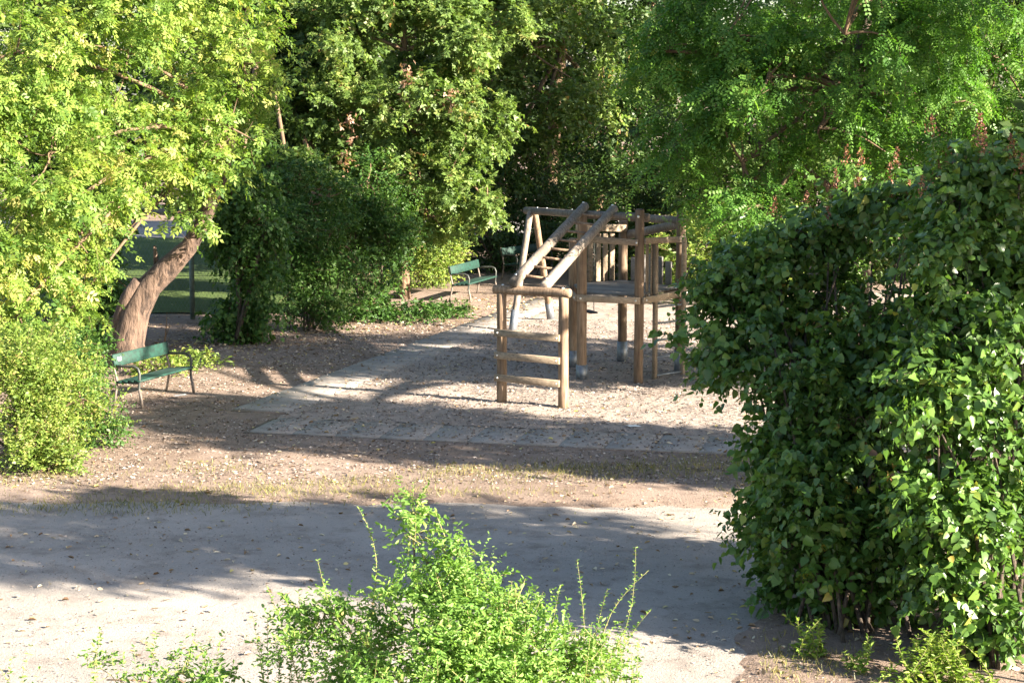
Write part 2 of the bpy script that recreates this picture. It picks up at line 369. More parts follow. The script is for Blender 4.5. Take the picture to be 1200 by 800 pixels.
def plant(name, label, cat, base, lobes, leaf, lmat, barkm, clumps, twigs, nl, L, size, group=None, trunk=None, stems=0, stem_r=.02, limb_r=.05, twig_show=.16, per_lobe=5,
          seed=0, trunk_sides=12, fname='foliage', extra_tw=M['twig'], **kw):
    root = empty(name, base); tag(root, label, cat, group)
    b = Vector(base); g = np.random.default_rng(seed + 99)
    cr = crown(lobes, clumps, twigs, nl, L, size, seed=seed, **kw)
    mb = MB(); tops = []
    if trunk:
        for pts, rads in trunk:
            mb.tube([Vector(q) - b for q in pts], rads, trunk_sides, wob=.16); tops += [Vector(pts[-1]), Vector(pts[int(len(pts) * .75)])] if len(pts) > 4 else []
        o = mb.build('trunk', barkm, root, True)
        mb = MB()
    else:
        for i in range(stems):
            li = i % min(len(lobes), 9); e = Vector(lobes[li][0]) + Vector(g.normal(size=3) * min(.25, 6 * stem_r)); e = b.lerp(e, .93)
            s0 = b + Vector((g.normal() * .18, g.normal() * .18, -.03)); tops.append(e)
            mb.tube([q - b for q in bez(s0, e, g.normal(size=3) * .12 + np.array((0, 0, .1)))], [stem_r * (1.25 - .12 * j) for j in range(7)], 6, wob=.1)
        if stems: mb.build('stem', barkm, root, True); mb = MB()
    # limbs to lobe centres, then finer branches to the clumps
    for li, l in enumerate(lobes):
        c = Vector(l[0])
        if tops:
            s0 = min(tops, key=lambda q: (q - c).length)
            if (s0 - c).length > .3: mb.tube([q - b for q in bez(s0, c, (0, 0, .06 * (s0 - c).length), 5)], [limb_r * (1 - .11 * j) for j in range(6)], 6)
        ids = np.where(cr['lobe'] == li)[0]
        for j in g.permutation(ids)[:per_lobe]:
            e = Vector(cr['clump'][j]); mb.tube([q - b for q in bez(c, e, g.normal(size=3) * .08, 4)], [limb_r * .45 * (1 - .17 * q) for q in range(5)], 5, cap=False)
    nt_ = len(cr['tw0']); sel = g.permutation(nt_)[:int(nt_ * twig_show)]
    a0 = cr['tw0'][sel] - np.array(base); a1 = cr['tw1'][sel] - np.array(base)
    if len(sel):                                                    # thin three-sided twigs, all at once
        dv = unit(a1 - a0); x = unit(np.cross(dv, np.array((.3, .2, 1.0)))); y = np.cross(dv, x); r = max(.0035, L * .011)
        ring = [x * math.cos(q) + y * math.sin(q) for q in (0, 2.094, 4.189)]
        V = np.stack([a0 + ring[q] * r for q in range(3)] + [a1 + ring[q] * r * .4 for q in range(3)], 1).reshape(-1, 3)
        Q = (np.array([(0, 1, 4, 3), (1, 2, 5, 4), (2, 0, 3, 5)])[None] + (np.arange(len(sel)) * 6)[:, None, None]).reshape(-1, 4)
        mb.add(V, Q)
    if mb.n: mb.build('branches', extra_tw, root)['kind'] = 'stuff'
    me = leaves_mesh(fname, cr['pos'] - np.array(base), cr['R'], cr['size'], leaf, cr['rnd'])
    o = link(fname, me, root, lmat); o['kind'] = 'stuff'
    return root, cr, o

# ------------------------------------------------------------------ the ground
def sheet(name, x0, x1, y0, y1, z, mt, nx=2, ny=2, amp=0, sc=1, mask=None, amp2=0):
    xs = np.linspace(x0, x1, nx); ys = np.linspace(y0, y1, ny); X, Y = np.meshgrid(xs, ys)
    Z = np.full(X.shape, float(z))
    if amp:
        Z += np.array([[amp * noise.noise(Vector((x * sc, y * sc, 3.1))) + amp2 * noise.noise(Vector((x * sc * 4, y * sc * 4, 7.7))) for x in xs] for y in ys])
    V = np.stack([X.ravel(), Y.ravel(), Z.ravel()], 1); i = np.arange(nx * ny).reshape(ny, nx)
    Q = np.stack([i[:-1, :-1], i[:-1, 1:], i[1:, 1:], i[1:, :-1]], -1).reshape(-1, 4)
    if mask is not None: Q = Q[mask(V[Q].mean(1))]
    o = link(name, mesh_np(name, V, Q, None, True), None, mt); tag(o, kind='structure'); return o

sheet('ground', -600, 600, -200, 1000, -.14, M['soil'])
SA, SB = Vector((-4.15, 28.3, 0)), Vector((7.2, 25.55, 0))     # far edge of the slab strip along the front of the sand pit
ST = (SB - SA).normalized(); SN = Vector((-ST.y, ST.x, 0))     # SN points away from the camera
DA, DB = Vector((-3.45, 28.5, 0)), Vector((1.15, 43.0, 0))     # right edge of the path along the left of the sand pit
DT = (DB - DA).normalized(); DN = Vector((DT.y, -DT.x, 0))     # DN points to the right, into the sand
def nz2(x, y, s, k): return noise.noise(Vector((x * s, y * s, k)))
# near ground: soil with small undulations, dipping under the dusty asphalt walk that crosses the foreground
def sstep(t): t = min(1, max(0, t)); return t * t * (3 - 2 * t)
def soil_z(x, y):
    e1 = y - (22.35 - .035 * x + .35 * nz2(x, 0, .6, 1) + .15 * nz2(x, 0, 3, 2)); e2 = x - (1.75 + .22 * (y - 15) + .25 * nz2(0, y, 1.1, 4) + .1 * nz2(0, y, 4, 4))
    k = max(sstep(e1 / .9 + .5), sstep(e2 / .8 + .5))
    return .012 * noise.noise(Vector((x * 1.2, y * 1.2, 3.1))) + .009 * noise.noise(Vector((x * 4.8, y * 4.8, 7.7))) - .07 * (1 - k)
WZ = -.03
so = sheet('soil', -16, 14, 9, 60, 0, M['soil'], 200, 340)
co = np.empty(len(so.data.vertices) * 3, np.float32); so.data.vertices.foreach_get('co', co); co = co.reshape(-1, 3)
co[:, 2] = [soil_z(float(x), float(y)) for x, y in co[:, :2]]; so.data.vertices.foreach_set('co', co.ravel()); so.data.update()
sheet('footpath', -16, 14, 4, 23.4, WZ, M['dust'], 120, 80, .005, .8)
# sand
def sand_mask(c):
    r = (c[:, 0] - SA.x) * SN.x + (c[:, 1] - SA.y) * SN.y; q = (c[:, 0] - DA.x) * DN.x + (c[:, 1] - DA.y) * DN.y
    return (r > -.02) & (q > -.02)
sheet('sand_pit', -5, 11, 24.5, 46, .035, M['sand'], 200, 270, .022, 2.1, sand_mask, .016)
# far lawn and road beyond the fence
sheet('lawn', -40, -3, 41.5, 62, .03, M['lawn'], 60, 40, .03, .6)
sheet('road', -60, 10, 62, 70, .035, M['road'])

# slabs
def slab_path(a, t, n, length, width, step, seed, skip=()):
    g = np.random.default_rng(seed); ob = link('paved_path', MB().bar(a - t * .1 + n * width / 2 + Vector((0, 0, -.005)), a + t * (length + .1) + n * width / 2 + Vector((0, 0, -.005)), width + .04, .03, bev=0).mesh('paved_path'), None, M['soil'])
    tag(ob, kind='structure'); me = MB().box((0, 0, 0), (step - .007, width, .06), None, .003).mesh('paving_slab'); me.materials.append(M['slab'])
    k = int(length / step)
    for i in range(k):
        o = link('paving_slab', me, ob); p = a + t * ((i + .5) * step) + n * width / 2
        o.location = (p.x, p.y, .002 + g.random() * .003); o.rotation_euler = (g.normal() * .002, g.normal() * .002, math.atan2(t.y, t.x) + g.normal() * .006)
slab_path(SA + ST * .6, ST, -SN, 10.8, 1.15, .66, 1)
slab_path(DA + DT * .2, DT, -DN, 16.2, 1.0, .8, 2)

# litter -------------------------------------------------------------
def scatter(name, label, cat, n, area, tpl, size, mt, lift=.004, tilt=.35, seed=1, dens=None, zf=None):
    g = np.random.default_rng(seed); px = g.uniform(area[0], area[1], n); py = g.uniform(area[2], area[3], n)
    keep = np.ones(n, bool)
    if dens: keep = np.array([dens(x, y) for x, y in zip(px, py)]) > g.random(n)
    px, py = px[keep], py[keep]; n = len(px)
    z = np.array([zf(x, y) if zf else .0 for x, y in zip(px, py)]) + lift
    a = g.uniform(0, 6.283, n); d = np.stack([np.cos(a), np.sin(a), g.normal(size=n) * .12], 1); nr = np.stack([g.normal(size=n) * tilt, g.normal(size=n) * tilt, np.ones(n)], 1)
    sz = size * (.5 + g.random(n))
    o = link(name, leaves_mesh(name, np.stack([px, py, z + sz * .06], 1), frames(d, nr), sz, tpl, g.random(n)), None, mt)
    return tag(o, label, cat, None, 'stuff')
def gz(x, y):                                # height of whatever lies on top there
    if (x - SA.x) * SN.x + (y - SA.y) * SN.y > 0 and (x - DA.x) * DN.x + (y - DA.y) * DN.y > 0 and y > 25: return .035 + .022 * noise.noise(Vector((x * 2.1, y * 2.1, 3.1))) + .008
    if y < 23.4: return max(WZ + .006, soil_z(x, y))
    r = (x - SA.x) * SN.x + (y - SA.y) * SN.y; q = (x - DA.x) * DN.x + (y - DA.y) * DN.y
    if (-1.15 < r < 0 and x > -3.6) or (-1.0 < q < 0 and r > 0): return .038
    return soil_z(x, y) + .002
def on_slab(x, y):
    r = (x - SA.x) * SN.x + (y - SA.y) * SN.y; q = (x - DA.x) * DN.x + (y - DA.y) * DN.y
    return (-1.15 < r < 0 and x > -3.6) or (-1.0 < q < 0 and r > 0)
def d_leaf(x, y):
    v = .5 + .9 * nz2(x, y, .7, 5)
    if on_slab(x, y): return .2 if (x - SA.x) * SN.x + (y - SA.y) * SN.y > 0 else .35
    if y < 22.4: return .2 + .14 * nz2(x, y, 1.2, 3) + (.5 if x > 2.0 and y < 19 else 0)
    if y < 24.6: return v * .8
    return v * (.42 if y < 33.5 or x > -2 else .9)
scatter('fallen_leaves', 'dry brown and yellow leaves scattered over the path and ground', 'leaves', 26000, (-9, 7, 15.5, 46), 'oval', .06, M['l_fall'], seed=3, dens=d_leaf, zf=gz)
scatter('bark_chips', 'small grey brown chips and crumbs strewn over the sand', 'bark chips', 60000, (-7, 7.5, 23.5, 40), 'rhomb', .042, M['l_chip'], tilt=.5, seed=4, dens=lambda x, y: ((.2 if (x - SA.x) * SN.x + (y - SA.y) * SN.y > 0 else .75 + max(0, (-1.2 - x) * .25)) if on_slab(x, y) else .75 + .7 * nz2(x, y, 1.1, 9)), zf=gz)
scatter('grit', 'small stones and crumbs lying on the dusty walk', 'gravel', 26000, (-7, 5, 15.2, 23.4), 'rhomb', .022, M['l_chip'], tilt=.5, seed=6, dens=lambda x, y: .35 + .8 * nz2(x, y, .8, 12), zf=gz)
def litter_patch(x, y): return max(0, .9 - abs(y - (37.5 + (x + 5) * 1.1)) * .28)
scatter('leaf_litter', 'thick brown leaf litter lying under the hedge', 'leaf litter', 9000, (-8, 1, 33.5, 47), 'oval', .07, M['l_fall'], tilt=.6, seed=5, dens=litter_patch, zf=gz)

# grass tufts
def grass(n, spots, seed):
    g = np.random.default_rng(seed); pts = []
    for (px, py, rx, ry, k) in spots:
        c = G(px, py)
        q = g.normal(size=(int(n * k), 2)) * np.array((rx, ry)) + np.array((c.x, c.y)); pts.append(q)
    q = np.concatenate(pts); q = q[(q[:, 1] > 21.8) | (q[:, 0] > 2.2)]; m = len(q)
    z = np.array([gz(x, y) for x, y in q]); pos = np.stack([q[:, 0], q[:, 1], z - .004], 1)
    d = np.stack([g.normal(size=m) * .55, g.normal(size=m) * .55, np.ones(m)], 1); nr = g.normal(size=(m, 3))
    o = link('grass_tufts', leaves_mesh('grass_tufts', pos, frames(d, nr), .035 + .05 * g.random(m), 'blade', g.random(m)), None, M['l_grass'])
    tag(o, 'sparse yellowing grass along the edge of the walk', 'grass', None, 'stuff')
TPL['blade'] = (np.array([(-.06, 0, 0), (.06, 0, 0), (.02, 1, .15), (-.02, 1, .15)]), np.array([(0, 1, 2, 3)]))
grass(800, [(290, 574, .7, .25, 1), (200, 588, .9, .3, 1), (90, 592, .9, .3, .8), (620, 556, .9, .35, 1), (850, 545, .6, .4, 1), (760, 552, .7, .3, .5), (30, 560, .6, .4, .6), (420, 565, .8, .2, .5),
             (560, 552, .5, .2, .4), (700, 548, .6, .2, .4), (500, 577, 1.0, .12, .6), (240, 550, .5, .3, .3), (900, 570, .4, .5, .6), (850, 770, .5, .5, .6), (940, 780, .5, .4, .6)], 11)

# ------------------------------------------------------------------ climbing frame
cf = empty('climbing_frame', G(681, 446)); tag(cf, 'wooden climbing frame of round posts, platform and sloping ladder standing in sand', 'climbing frame')
CFO = Vector(cf.location)
def part(mb, name, m, smooth=False, parent=None):
    o = mb.build(name, m, None, smooth)
    c = np.concatenate(mb.v); ctr = Vector(c.mean(0)); me = o.data
    me.transform(Matrix.Translation(-ctr)); par = parent or cf
    base = CFO if par is cf else CFO + Vector(par.location)
    o.parent = par; o.location = ctr - base; return o
def log(a, b, d, name, m, taper=.94, sides=14, parent=None):
    a, b = Vector(a), Vector(b); n = 8; ax = (b - a); pts = []
    sd = int(abs(a.x * 977 + a.z * 131 + b.y * 313) * 10) % 1000
    off = ax.orthogonal().normalized() * .012
    for i in range(n + 1): pts.append(a + ax * (i / n) + off * noise.noise(Vector((i * .5, sd, 0))))
    e = ax.normalized() * (d * .12)                    # rounded ends
    P2 = [a - e * .0] + pts[1:-1] + [b]
    mb = MB(); rad = [d / 2 * (1 - (1 - taper) * i / n) for i in range(n + 1)]
    pts2 = [a, a + e] + P2[1:-1] + [b - e, b]; rad2 = [rad[0] * .8, rad[0]] + rad[1:-1] + [rad[-1], rad[-1] * .8]
    mb.tube(pts2, rad2, sides, wob=.05); return part(mb, name, m, True, parent)
def bolt(p, parent=None, r=.022, ax=(0, -1, 0)):
    p = Vector(p); ax = Vector(ax).normalized(); mb = MB(); mb.tube([p, p + ax * .012, p + ax * .018], [r, r, r * .5], 8); return part(mb, 'bolt', M['bolt'], False, parent)
def foot(p, top, d, parent):
    mb = MB(); mb.tube([Vector((p.x, p.y, -.04)), Vector((p.x, p.y, top))], d / 2 + .012, 14); return part(mb, 'steel_foot', M['steel'], True, parent)
def vert(g, top, d, m=M['post'], steel=0):
    o = log((g.x, g.y, -.04), (g.x, g.y, top), d, 'post', m)
    if steel: foot(g, steel, d, o)
    return o
# front ladder
l0, l1 = G(588, 473), G(660, 479); YL = (l0.y + l1.y) / 2
LH = P(624, 345, YL).z
vert(l0, LH, .165); vert(l1, LH, .165)
lt = (l1 - l0).normalized()
c0 = l0 - lt * .14 + Vector((0, 0, LH + .05)); c1 = l1 + lt * .12 + Vector((0, 0, LH + .05))
log(c0, c1, .15, 'crossbar', M['post'])
ln = Vector((lt.y, -lt.x, 0))
for py in (393, 419.5, 446):
    z = P(624, py, YL - .1).z; a = l0 + ln * .1 - lt * .08; b = l1 + ln * .1 - lt * .02
    r = part(MB().bar(Vector((a.x, a.y, z + .01)), Vector((b.x, b.y, z - .015)), .05, .11), 'step', M['board'])
    bolt(Vector((a.x, a.y, z + .01)) + lt * .06 + ln * .02, r, .016, ln); bolt(Vector((b.x, b.y, z - .015)) - lt * .05 + ln * .02, r, .016, ln)
for q in (c0.lerp(c1, .12), c0.lerp(c1, .9)): bolt(q + Vector((0, 0, .07)), None, .022, (0, -.2, 1))
# platform posts
p1 = G(681.5, 446); p2 = G(748, 450); p4 = G(796, 437); p3 = G(729, 425); p1b = G(671, 431)
PH = P(681, 345, p1.y).z                               # deck height
top1 = P(681, 252, p1.y).z; top2 = P(748, 245, p2.y).z
vert(p1, top1, .175, M['post'], .28); vert(p2, top2, .165, M['post'])
vert(p4, P(797, 249, p4.y).z, .17, M['post'], .42); vert(p3, P(730, 259, p3.y).z, .17, M['post'], .4); vert(p1b, P(668, 279, p1b.y).z, .17, M['post'], .32)
# deck: joists (edge boards) and planks
ring = [p1, p2, p4, p3, p1b]
for i in range(5):
    a, b = ring[i], ring[(i + 1) % 5]; n = (b - a).normalized(); o = Vector((n.y, -n.x, 0)) * .105
    za = Vector((0, 0, PH - .055))
    e = part(MB().bar(a + o - n * .05 + za, b + o + n * .05 + za, .04, .115), 'edge_board', M['board'])
    bolt(a + o * 1.2 + za + n * .02, e, .02, o); bolt(b + o * 1.2 + za - n * .02, e, .02, o)
t0 = (p2 - p1).normalized(); n0 = Vector((-t0.y, t0.x, 0))
def poly_span(off):
    xs = []
    for i in range(5):
        a, b = ring[i], ring[(i + 1) % 5]; da = (a - p1).dot(n0) - off; db = (b - p1).dot(n0) - off
        if da * db < 0: q = a.lerp(b, da / (da - db)); xs.append((q - p1).dot(t0))
    return (min(xs), max(xs)) if len(xs) > 1 else None
off = -.0; depth = max((q - p1).dot(n0) for q in ring)
k = 0
while off < depth:
    sp = poly_span(max(off + .07, .01))
    if sp:
        a = p1 + t0 * (sp[0] + .02) + n0 * (off + .07) + Vector((0, 0, PH + .02)); b = p1 + t0 * (sp[1] - .02) + n0 * (off + .07) + Vector((0, 0, PH + .02))
        if (b - a).length > .1: part(MB().bar(a, b, .13, .035), 'deck_plank', M['plank'])
    off += .142; k += 1
# log across the front posts that carries the sloping ladder
f0 = Vector((p1.x, p1.y, top1)) - t0 * .25; f1 = Vector((p2.x, p2.y, P(748, 255, p2.y).z)) + t0 * .12
log(f0 + n0 * .15 + Vector((0, 0, .0)), f1 + n0 * .15, .14, 'crossbar', M['log'])
bolt(f1 - t0 * .15 + Vector((0, -.08, .02)), None, .024)
# sloping rails with rungs
YT = p1.y + .1
r0a, r0b = P(601, 332, YL + .05), P(686, 241, YT); r1a, r1b = P(637, 337, YL - .02), P(720, 244, YT - .02)
log(r0a, r0b, .17, 'rail', M['log'], .9); log(r1a, r1b, .17, 'rail', M['log'], .9)
for i in range(8):
    t = .1 + i * .112; a = r0a.lerp(r0b, t); b = r1a.lerp(r1b, t); mb = MB(); mb.tube([a, b], .021, 8); part(mb, 'rung', M['post'], True)
for q, t in ((r0a, r0b), (r1a, r1b)):
    d = (t - q).normalized()
    for p in (q + d * .12, t - d * .1): bolt(p + Vector((0, -.03, .088)), None, .022, (0, -.3, 1))
# swing beam on its A-frame
af, ab = G(600, 389), G(646, 376); am = (af + ab) / 2
bl = P(622, 247, am.y); br = Vector((p4.x, p4.y, P(797, 258, p4.y).z)) + (Vector((p4.x, p4.y, 0)) - Vector((am.x, am.y, 0))).normalized() * .22
bd = (br - bl).normalized()
log(bl - bd * .28 , br, .15, 'swing_beam', M['log'])
for g_, s in ((af, -1), (ab, 1)):
    tp = bl + bd * (.05 if s < 0 else .15) + Vector((0, 0, -.02)) + (g_ - am).normalized() * .07
    leg = log(Vector((g_.x, g_.y, -.04)), tp, .14, 'leg', M['log'] if s < 0 else M['post'])
    d = (tp - g_).normalized(); mb = MB(); mb.tube([Vector((g_.x, g_.y, -.04)), Vector((g_.x, g_.y, 0)) + d * .46], .083, 12); part(mb, 'steel_foot', M['steel'], True, leg)
for t in (.05, .12, .3, .72): bolt(bl.lerp(br, t) + Vector((0, -.02, .072)), None, .02, (0, -.2, 1))
# railings round the deck
def rail(a, b, za, zb, w=.045, h=.105, side=-.1, name='railing'):
    n = (b - a).normalized(); o = Vector((n.y, -n.x, 0)) * -side
    return part(MB().bar(a + o + Vector((0, 0, za)), b + o + Vector((0, 0, zb)), w, h), name, M['board'])
z1 = P(700, 279, p1.y).z; z2 = P(745, 284, p2.y).z
rr = rail(p1, p2, z1, z2, side=-.1); bolt(Vector((p2.x, p2.y, z2)) + Vector((-.06, -.13, 0)), rr, .02)
z4 = P(795, 280, p4.y).z
rail(p2, p4, P(748, 282, p2.y).z, z4, side=-.1)
rail(p1b, p3, P(675, 266, p1b.y).z, P(724, 267, p3.y).z, side=-.09, h=.13)
dd = p3 - p1b
for i, t in enumerate((.18, .34, .5, .64, .78)):
    q = p1b + dd * t; zt = P(700, 272, p3.y).z
    part(MB().bar(Vector((q.x, q.y, PH + .04)), Vector((q.x, q.y, zt)), .03, .105, up=dd.normalized()), 'slat', M['board'])
log(Vector((p3.x, p3.y, P(736, 276, p3.y).z)) + Vector((.06, .1, 0)), Vector((p4.x, p4.y, P(795, 263, p4.y).z)) + Vector((0, .12, 0)), .16, 'railing', M['log'])
# boards and steel ladder on the right front edge
q = p2.lerp(p4, .22); e4 = (p4 - p2).normalized(); o4 = Vector((e4.y, -e4.x, 0))
a0 = G(767, 446); a1 = G(800, 441)
zt = P(766, 280, a0.y).z
for g_ in (a0, a1):
    part(MB().bar(Vector((g_.x, g_.y, -.03)), Vector((g_.x, g_.y, zt)), .06, .095, up=e4), 'ladder_side', M['board'])
for py in (440, 419, 399, 379, 360):
    z = P(780, py, a0.y).z; mb = MB(); mb.tube([Vector((a0.x, a0.y, z)), Vector((a1.x, a1.y, z))], .018, 8); part(mb, 'ladder_rung', M['steel'], True)
for t in (.0, .075):
    b = a0 + (p2 - a0) * (.1) + Vector((-.03 - t * 1.1, .06 + t * .5, 0)); part(MB().bar(Vector((b.x, b.y, P(760, 351, a0.y).z)), Vector((b.x, b.y, zt - .03)), .028, .085, up=e4), 'slat', M['board'])
# round-topped end panel at the back right of the deck
for i in range(5):
    t = .2 + i * .15; q = p4.lerp(p3, t); h = .42 + .14 * math.sin(math.pi * (i + .5) / 5)
    part(MB().bar(Vector((q.x, q.y, PH + .04)), Vector((q.x, q.y, PH + h)), .035, .15, up=(p3 - p4).normalized()), 'panel_board', M['plank'])
# swing
sp_ = P(691, 365, (bl + (br - bl) * .45).y)
tb = min(np.linspace(0, 1, 201), key=lambda t: abs(bl.lerp(br, t).x / bl.lerp(br, t).y - sp_.x / sp_.y)); hang = bl.lerp(br, tb); sp_ = P(691, 365, hang.y)
sw = empty('swing', (hang.x, hang.y, sp_.z)); tag(sw, 'black rubber swing seat on chains hanging behind the platform', 'swing')
bh = Vector((bd.x, bd.y, 0)).normalized()
mb = MB(); mb.bar(-bh * .22, bh * .22, .17, .035, bev=.01); mb.build('seat', M['rubber'], sw)
for s in (-1, 1):
    a = bh * s * .2; z1_ = hang.z - .07 - sp_.z + bd.z * s * .2; mb = MB(); nlk = int(z1_ / .045)
    for i in range(nlk):
        z = .02 + (i + .5) * z1_ / nlk; w = .011
        ax = bh if i % 2 else Vector((-bh.y, bh.x, 0)); h = z1_ / nlk * .62
        mb.tube([a + Vector((0, 0, z - h)) , a + ax * w + Vector((0, 0, z - h * .5)), a + ax * w + Vector((0, 0, z + h * .5)), a + Vector((0, 0, z + h)), a - ax * w + Vector((0, 0, z + h * .5)), a - ax * w + Vector((0, 0, z - h * .5)), a + Vector((0, 0, z - h))], .0045, 4, cap=False)
    mb.build('chain', M['iron'], sw)

# ------------------------------------------------------------------ benches
def bench(near, far, label, length, plaque=False, group='green park benches'):
    """near, far: ground points of the two front feet; the seat faces right of near->far"""
    d = (far - near); d.z = 0; d.normalize(); b = Vector((-d.y, d.x, 0))           # b points to the back
    root = empty('bench', (near + far) / 2); tag(root, label, 'bench', group)
    root.rotation_euler[2] = math.atan2(d.y, d.x); Ln = length; hx = Ln / 2
    X = lambda x, y, z: Vector((x, y, z))                                          # local: x along, y to the back
    for s in (-1, 1):
        x = s * (hx - .03)
        mb = MB(); mb.tube([X(x, -.03, -.02), X(x, -.02, .1), X(x, .02, .3), X(x, .01, .42), X(x, .0, .55), X(x, .03, .63), X(x, .1, .66), X(x, .3, .655), X(x, .47, .645)], .021, 8); arm = mb.build('armrest_frame', M['iron'], root, True)
        mb = MB(); mb.tube([X(x, .50, -.02), X(x, .47, .1), X(x, .43, .3), X(x, .42, .42), X(x, .46, .6), X(x, .52, .83)], .02, 8); mb.build('back_leg', M['legiron'], root, True)
        mb = MB(); mb.tube([X(x, -.035, -.02), X(x, -.022, .12), X(x, .018, .3)], .0235, 8); mb.build('front_leg', M['legiron'], root, True)
        mb = MB(); mb.bar(X(x, .0, .40), X(x, .43, .385), .03, .03); mb.build('seat_bracket', M['iron'], root)
    for i in range(4):
        y = .03 + i * .112; mb = MB(); z = .435 - .012 * i + (.0 if i else -.004); mb.bar(X(-hx, y, z), X(hx, y, z), .1, .035, bev=.008); mb.build('seat_slat', M['green'], root)
    up = Vector((0, .22, 1)).normalized(); mb = MB(); mb.bar(X(-hx, .46, .735), X(hx, .46, .735), .035, .2, up=up, bev=.01); bk = mb.build('backrest_board', M['green'], root)
    if plaque:
        mb = MB(); mb.bar(X(-hx + .1, .4385, .75), X(-hx + .2, .4385, .75), .004, .06, up=up, bev=0); mb.build('plaque', M['white'], root)
    return root
b1n, b1f = G(166, 478), G(224, 461)
bench(b1n, b1f, 'green bench with a white plaque beside the leaning tree trunk', (b1f - b1n).length + .12, True)
b2n, b2f = G(548, 355), G(583, 344)
bench(b2n, b2f, 'green bench on the dirt by the ivy hedge, behind the paved path', 1.95)
b3n = G(606, 329)
bench(b3n, b3n + Vector((.9, 1.35, 0)).normalized() * 1.7, 'shaded dark green bench partly hidden behind the swing frame leg', 1.75)

# ------------------------------------------------------------------ fence at the gap beside the leaning tree
fn = empty('wire_fence', (P(226, 380, 40.5).x, 40.5, 0)); tag(fn, 'dark wire mesh fence in front of the shaded lawn', 'fence'); fo = Vector(fn.location)
for i in range(-2, 1):
    mb = MB(); mb.tube([Vector((i * 2.4, 0, -.03)), Vector((i * 2.4, 0, 1.85))], .055 if i == 0 else .035, 8); mb.build('fence_post', M['wire'], fn)
mb = MB()
for z in (.12, .95, 1.78): mb.tube([Vector((-4.8, 0, z)), Vector((1.2, 0, z))], .006, 4)
for i in range(-66, 12):
    for s in (-1, 1):
        x0 = i * .08
        a = Vector((x0, .0, .08)); b_ = Vector((x0 + s * 1.7 * .55, .0, 1.78)); mb.tube([a, b_], .0022, 3, cap=False)
mb.build('wire_mesh', M['wire'], fn)

# ------------------------------------------------------------------ vegetation
def lob(px, py, r, Y, ry=None, w=None):
    c = P(px, py, Y); rr = R(r, Y); t = (c, (rr, ry if ry else rr, rr * .9)); return t + ((w,) if w else ())
def lob2(px, py, rx, rz, Y, ry): return (P(px, py, Y), (R(rx, Y), ry, R(rz, Y)))
def gap(p):                                   # the view through to the lawn beside the leaning trunk stays open
    px = 600 + FPX * p[:, 0] / p[:, 1]; py = YH + (CAMH - p[:, 2]) * FPX / p[:, 1]
    return ~((px > 178) & (px < 230) & (py > 266) & (py < 392))

# leaning box elder at the left
eb = G(150, 428); Ye = eb.y
trunk = [([eb + Vector((0, 0, -.05)), P(151, 400, Ye), P(160, 365, Ye), P(176, 335, Ye), P(196, 316, Ye), P(222, 288, Ye - .1), P(243, 250, Ye - .2), P(260, 208, Ye - .2), P(272, 160, Ye), P(276, 90, Ye + .2), P(290, 10, Ye + .4)],
          [.44, .29, .245, .225, .215, .155, .135, .12, .095, .065, .04]),
         ([P(135, 412, Ye + .1) + Vector((0, 0, -.3)), P(138, 385, Ye + .05), P(152, 350, Ye), P(165, 330, Ye)], [.17, .16, .16, .15]),
         ([P(186, 325, Ye), P(183, 305, Ye + .05), P(181, 288, Ye + .1)], [.1, .05, .025])]
plant('box_elder_tree', 'leaning tree with forked reddish trunk and bright yellow green leaves beside plaque bench', 'tree', eb,
      [lob(20, 60, 120, 30), lob(60, 180, 105, 29.5), lob(10, 290, 80, 29), lob(90, 275, 55, 30), lob(150, 60, 110, 31.5), lob(170, 185, 80, 32), lob(225, 110, 80, 33.5),
       lob(120, -60, 140, 31), lob(250, 20, 80, 34.5), lob(150, 270, 34, 32.5), lob(230, 195, 40, 33.8), lob(-80, 180, 120, 29.5), lob(20, 365, 36, 28.4), lob(95, 350, 42, 31.5), lob(270, 150, 50, 32.6), lob(258, 178, 26, 32.4), lob(285, 75, 60, 33), lob(215, 250, 22, 33.5)],
      'elder', M['l_elder'], M['bark_elder'], 800, 6, 6, .42, .155, pads=9, trunk=trunk, seed=21, limb_r=.045, droop=.55, sag=.35, cuts=gap, jag=.45, extra_tw=M['twig'])

# left hedge shrubs
pb = G(45, 545)
plant('privet_shrub', 'bright yellow green small leaved shrub beside the sunlit strip of ground', 'shrub', pb,
      [lob(30, 450, 62, 25), lob(70, 480, 46, 24.9), lob(20, 510, 45, 24.4), lob(-30, 460, 70, 25), lob(70, 525, 30, 24.4), lob(76, 425, 32, 25.6)],
      'rhomb', M['l_privet'], M['bark'], 420, 7, 14, .34, .05, stems=14, seed=31, pads=7, pad_r=.4, up=.9, spread=.5, sag=.1, droop=.1)
pb = G(118, 510)
plant('snowberry_shrub', 'green feathery shrub growing against the near end of the plaque bench', 'shrub', pb,
      [lob(95, 475, 33, 26.4), lob(112, 498, 18, 26), lob(84, 425, 34, 27), lob(55, 410, 42, 27.4), lob(98, 418, 20, 27.6)], 'rhomb', M['l_vine'], M['bark'], 260, 6, 12, .36, .06, stems=10, seed=32, pads=7, up=.3, sag=.5, droop=.5)
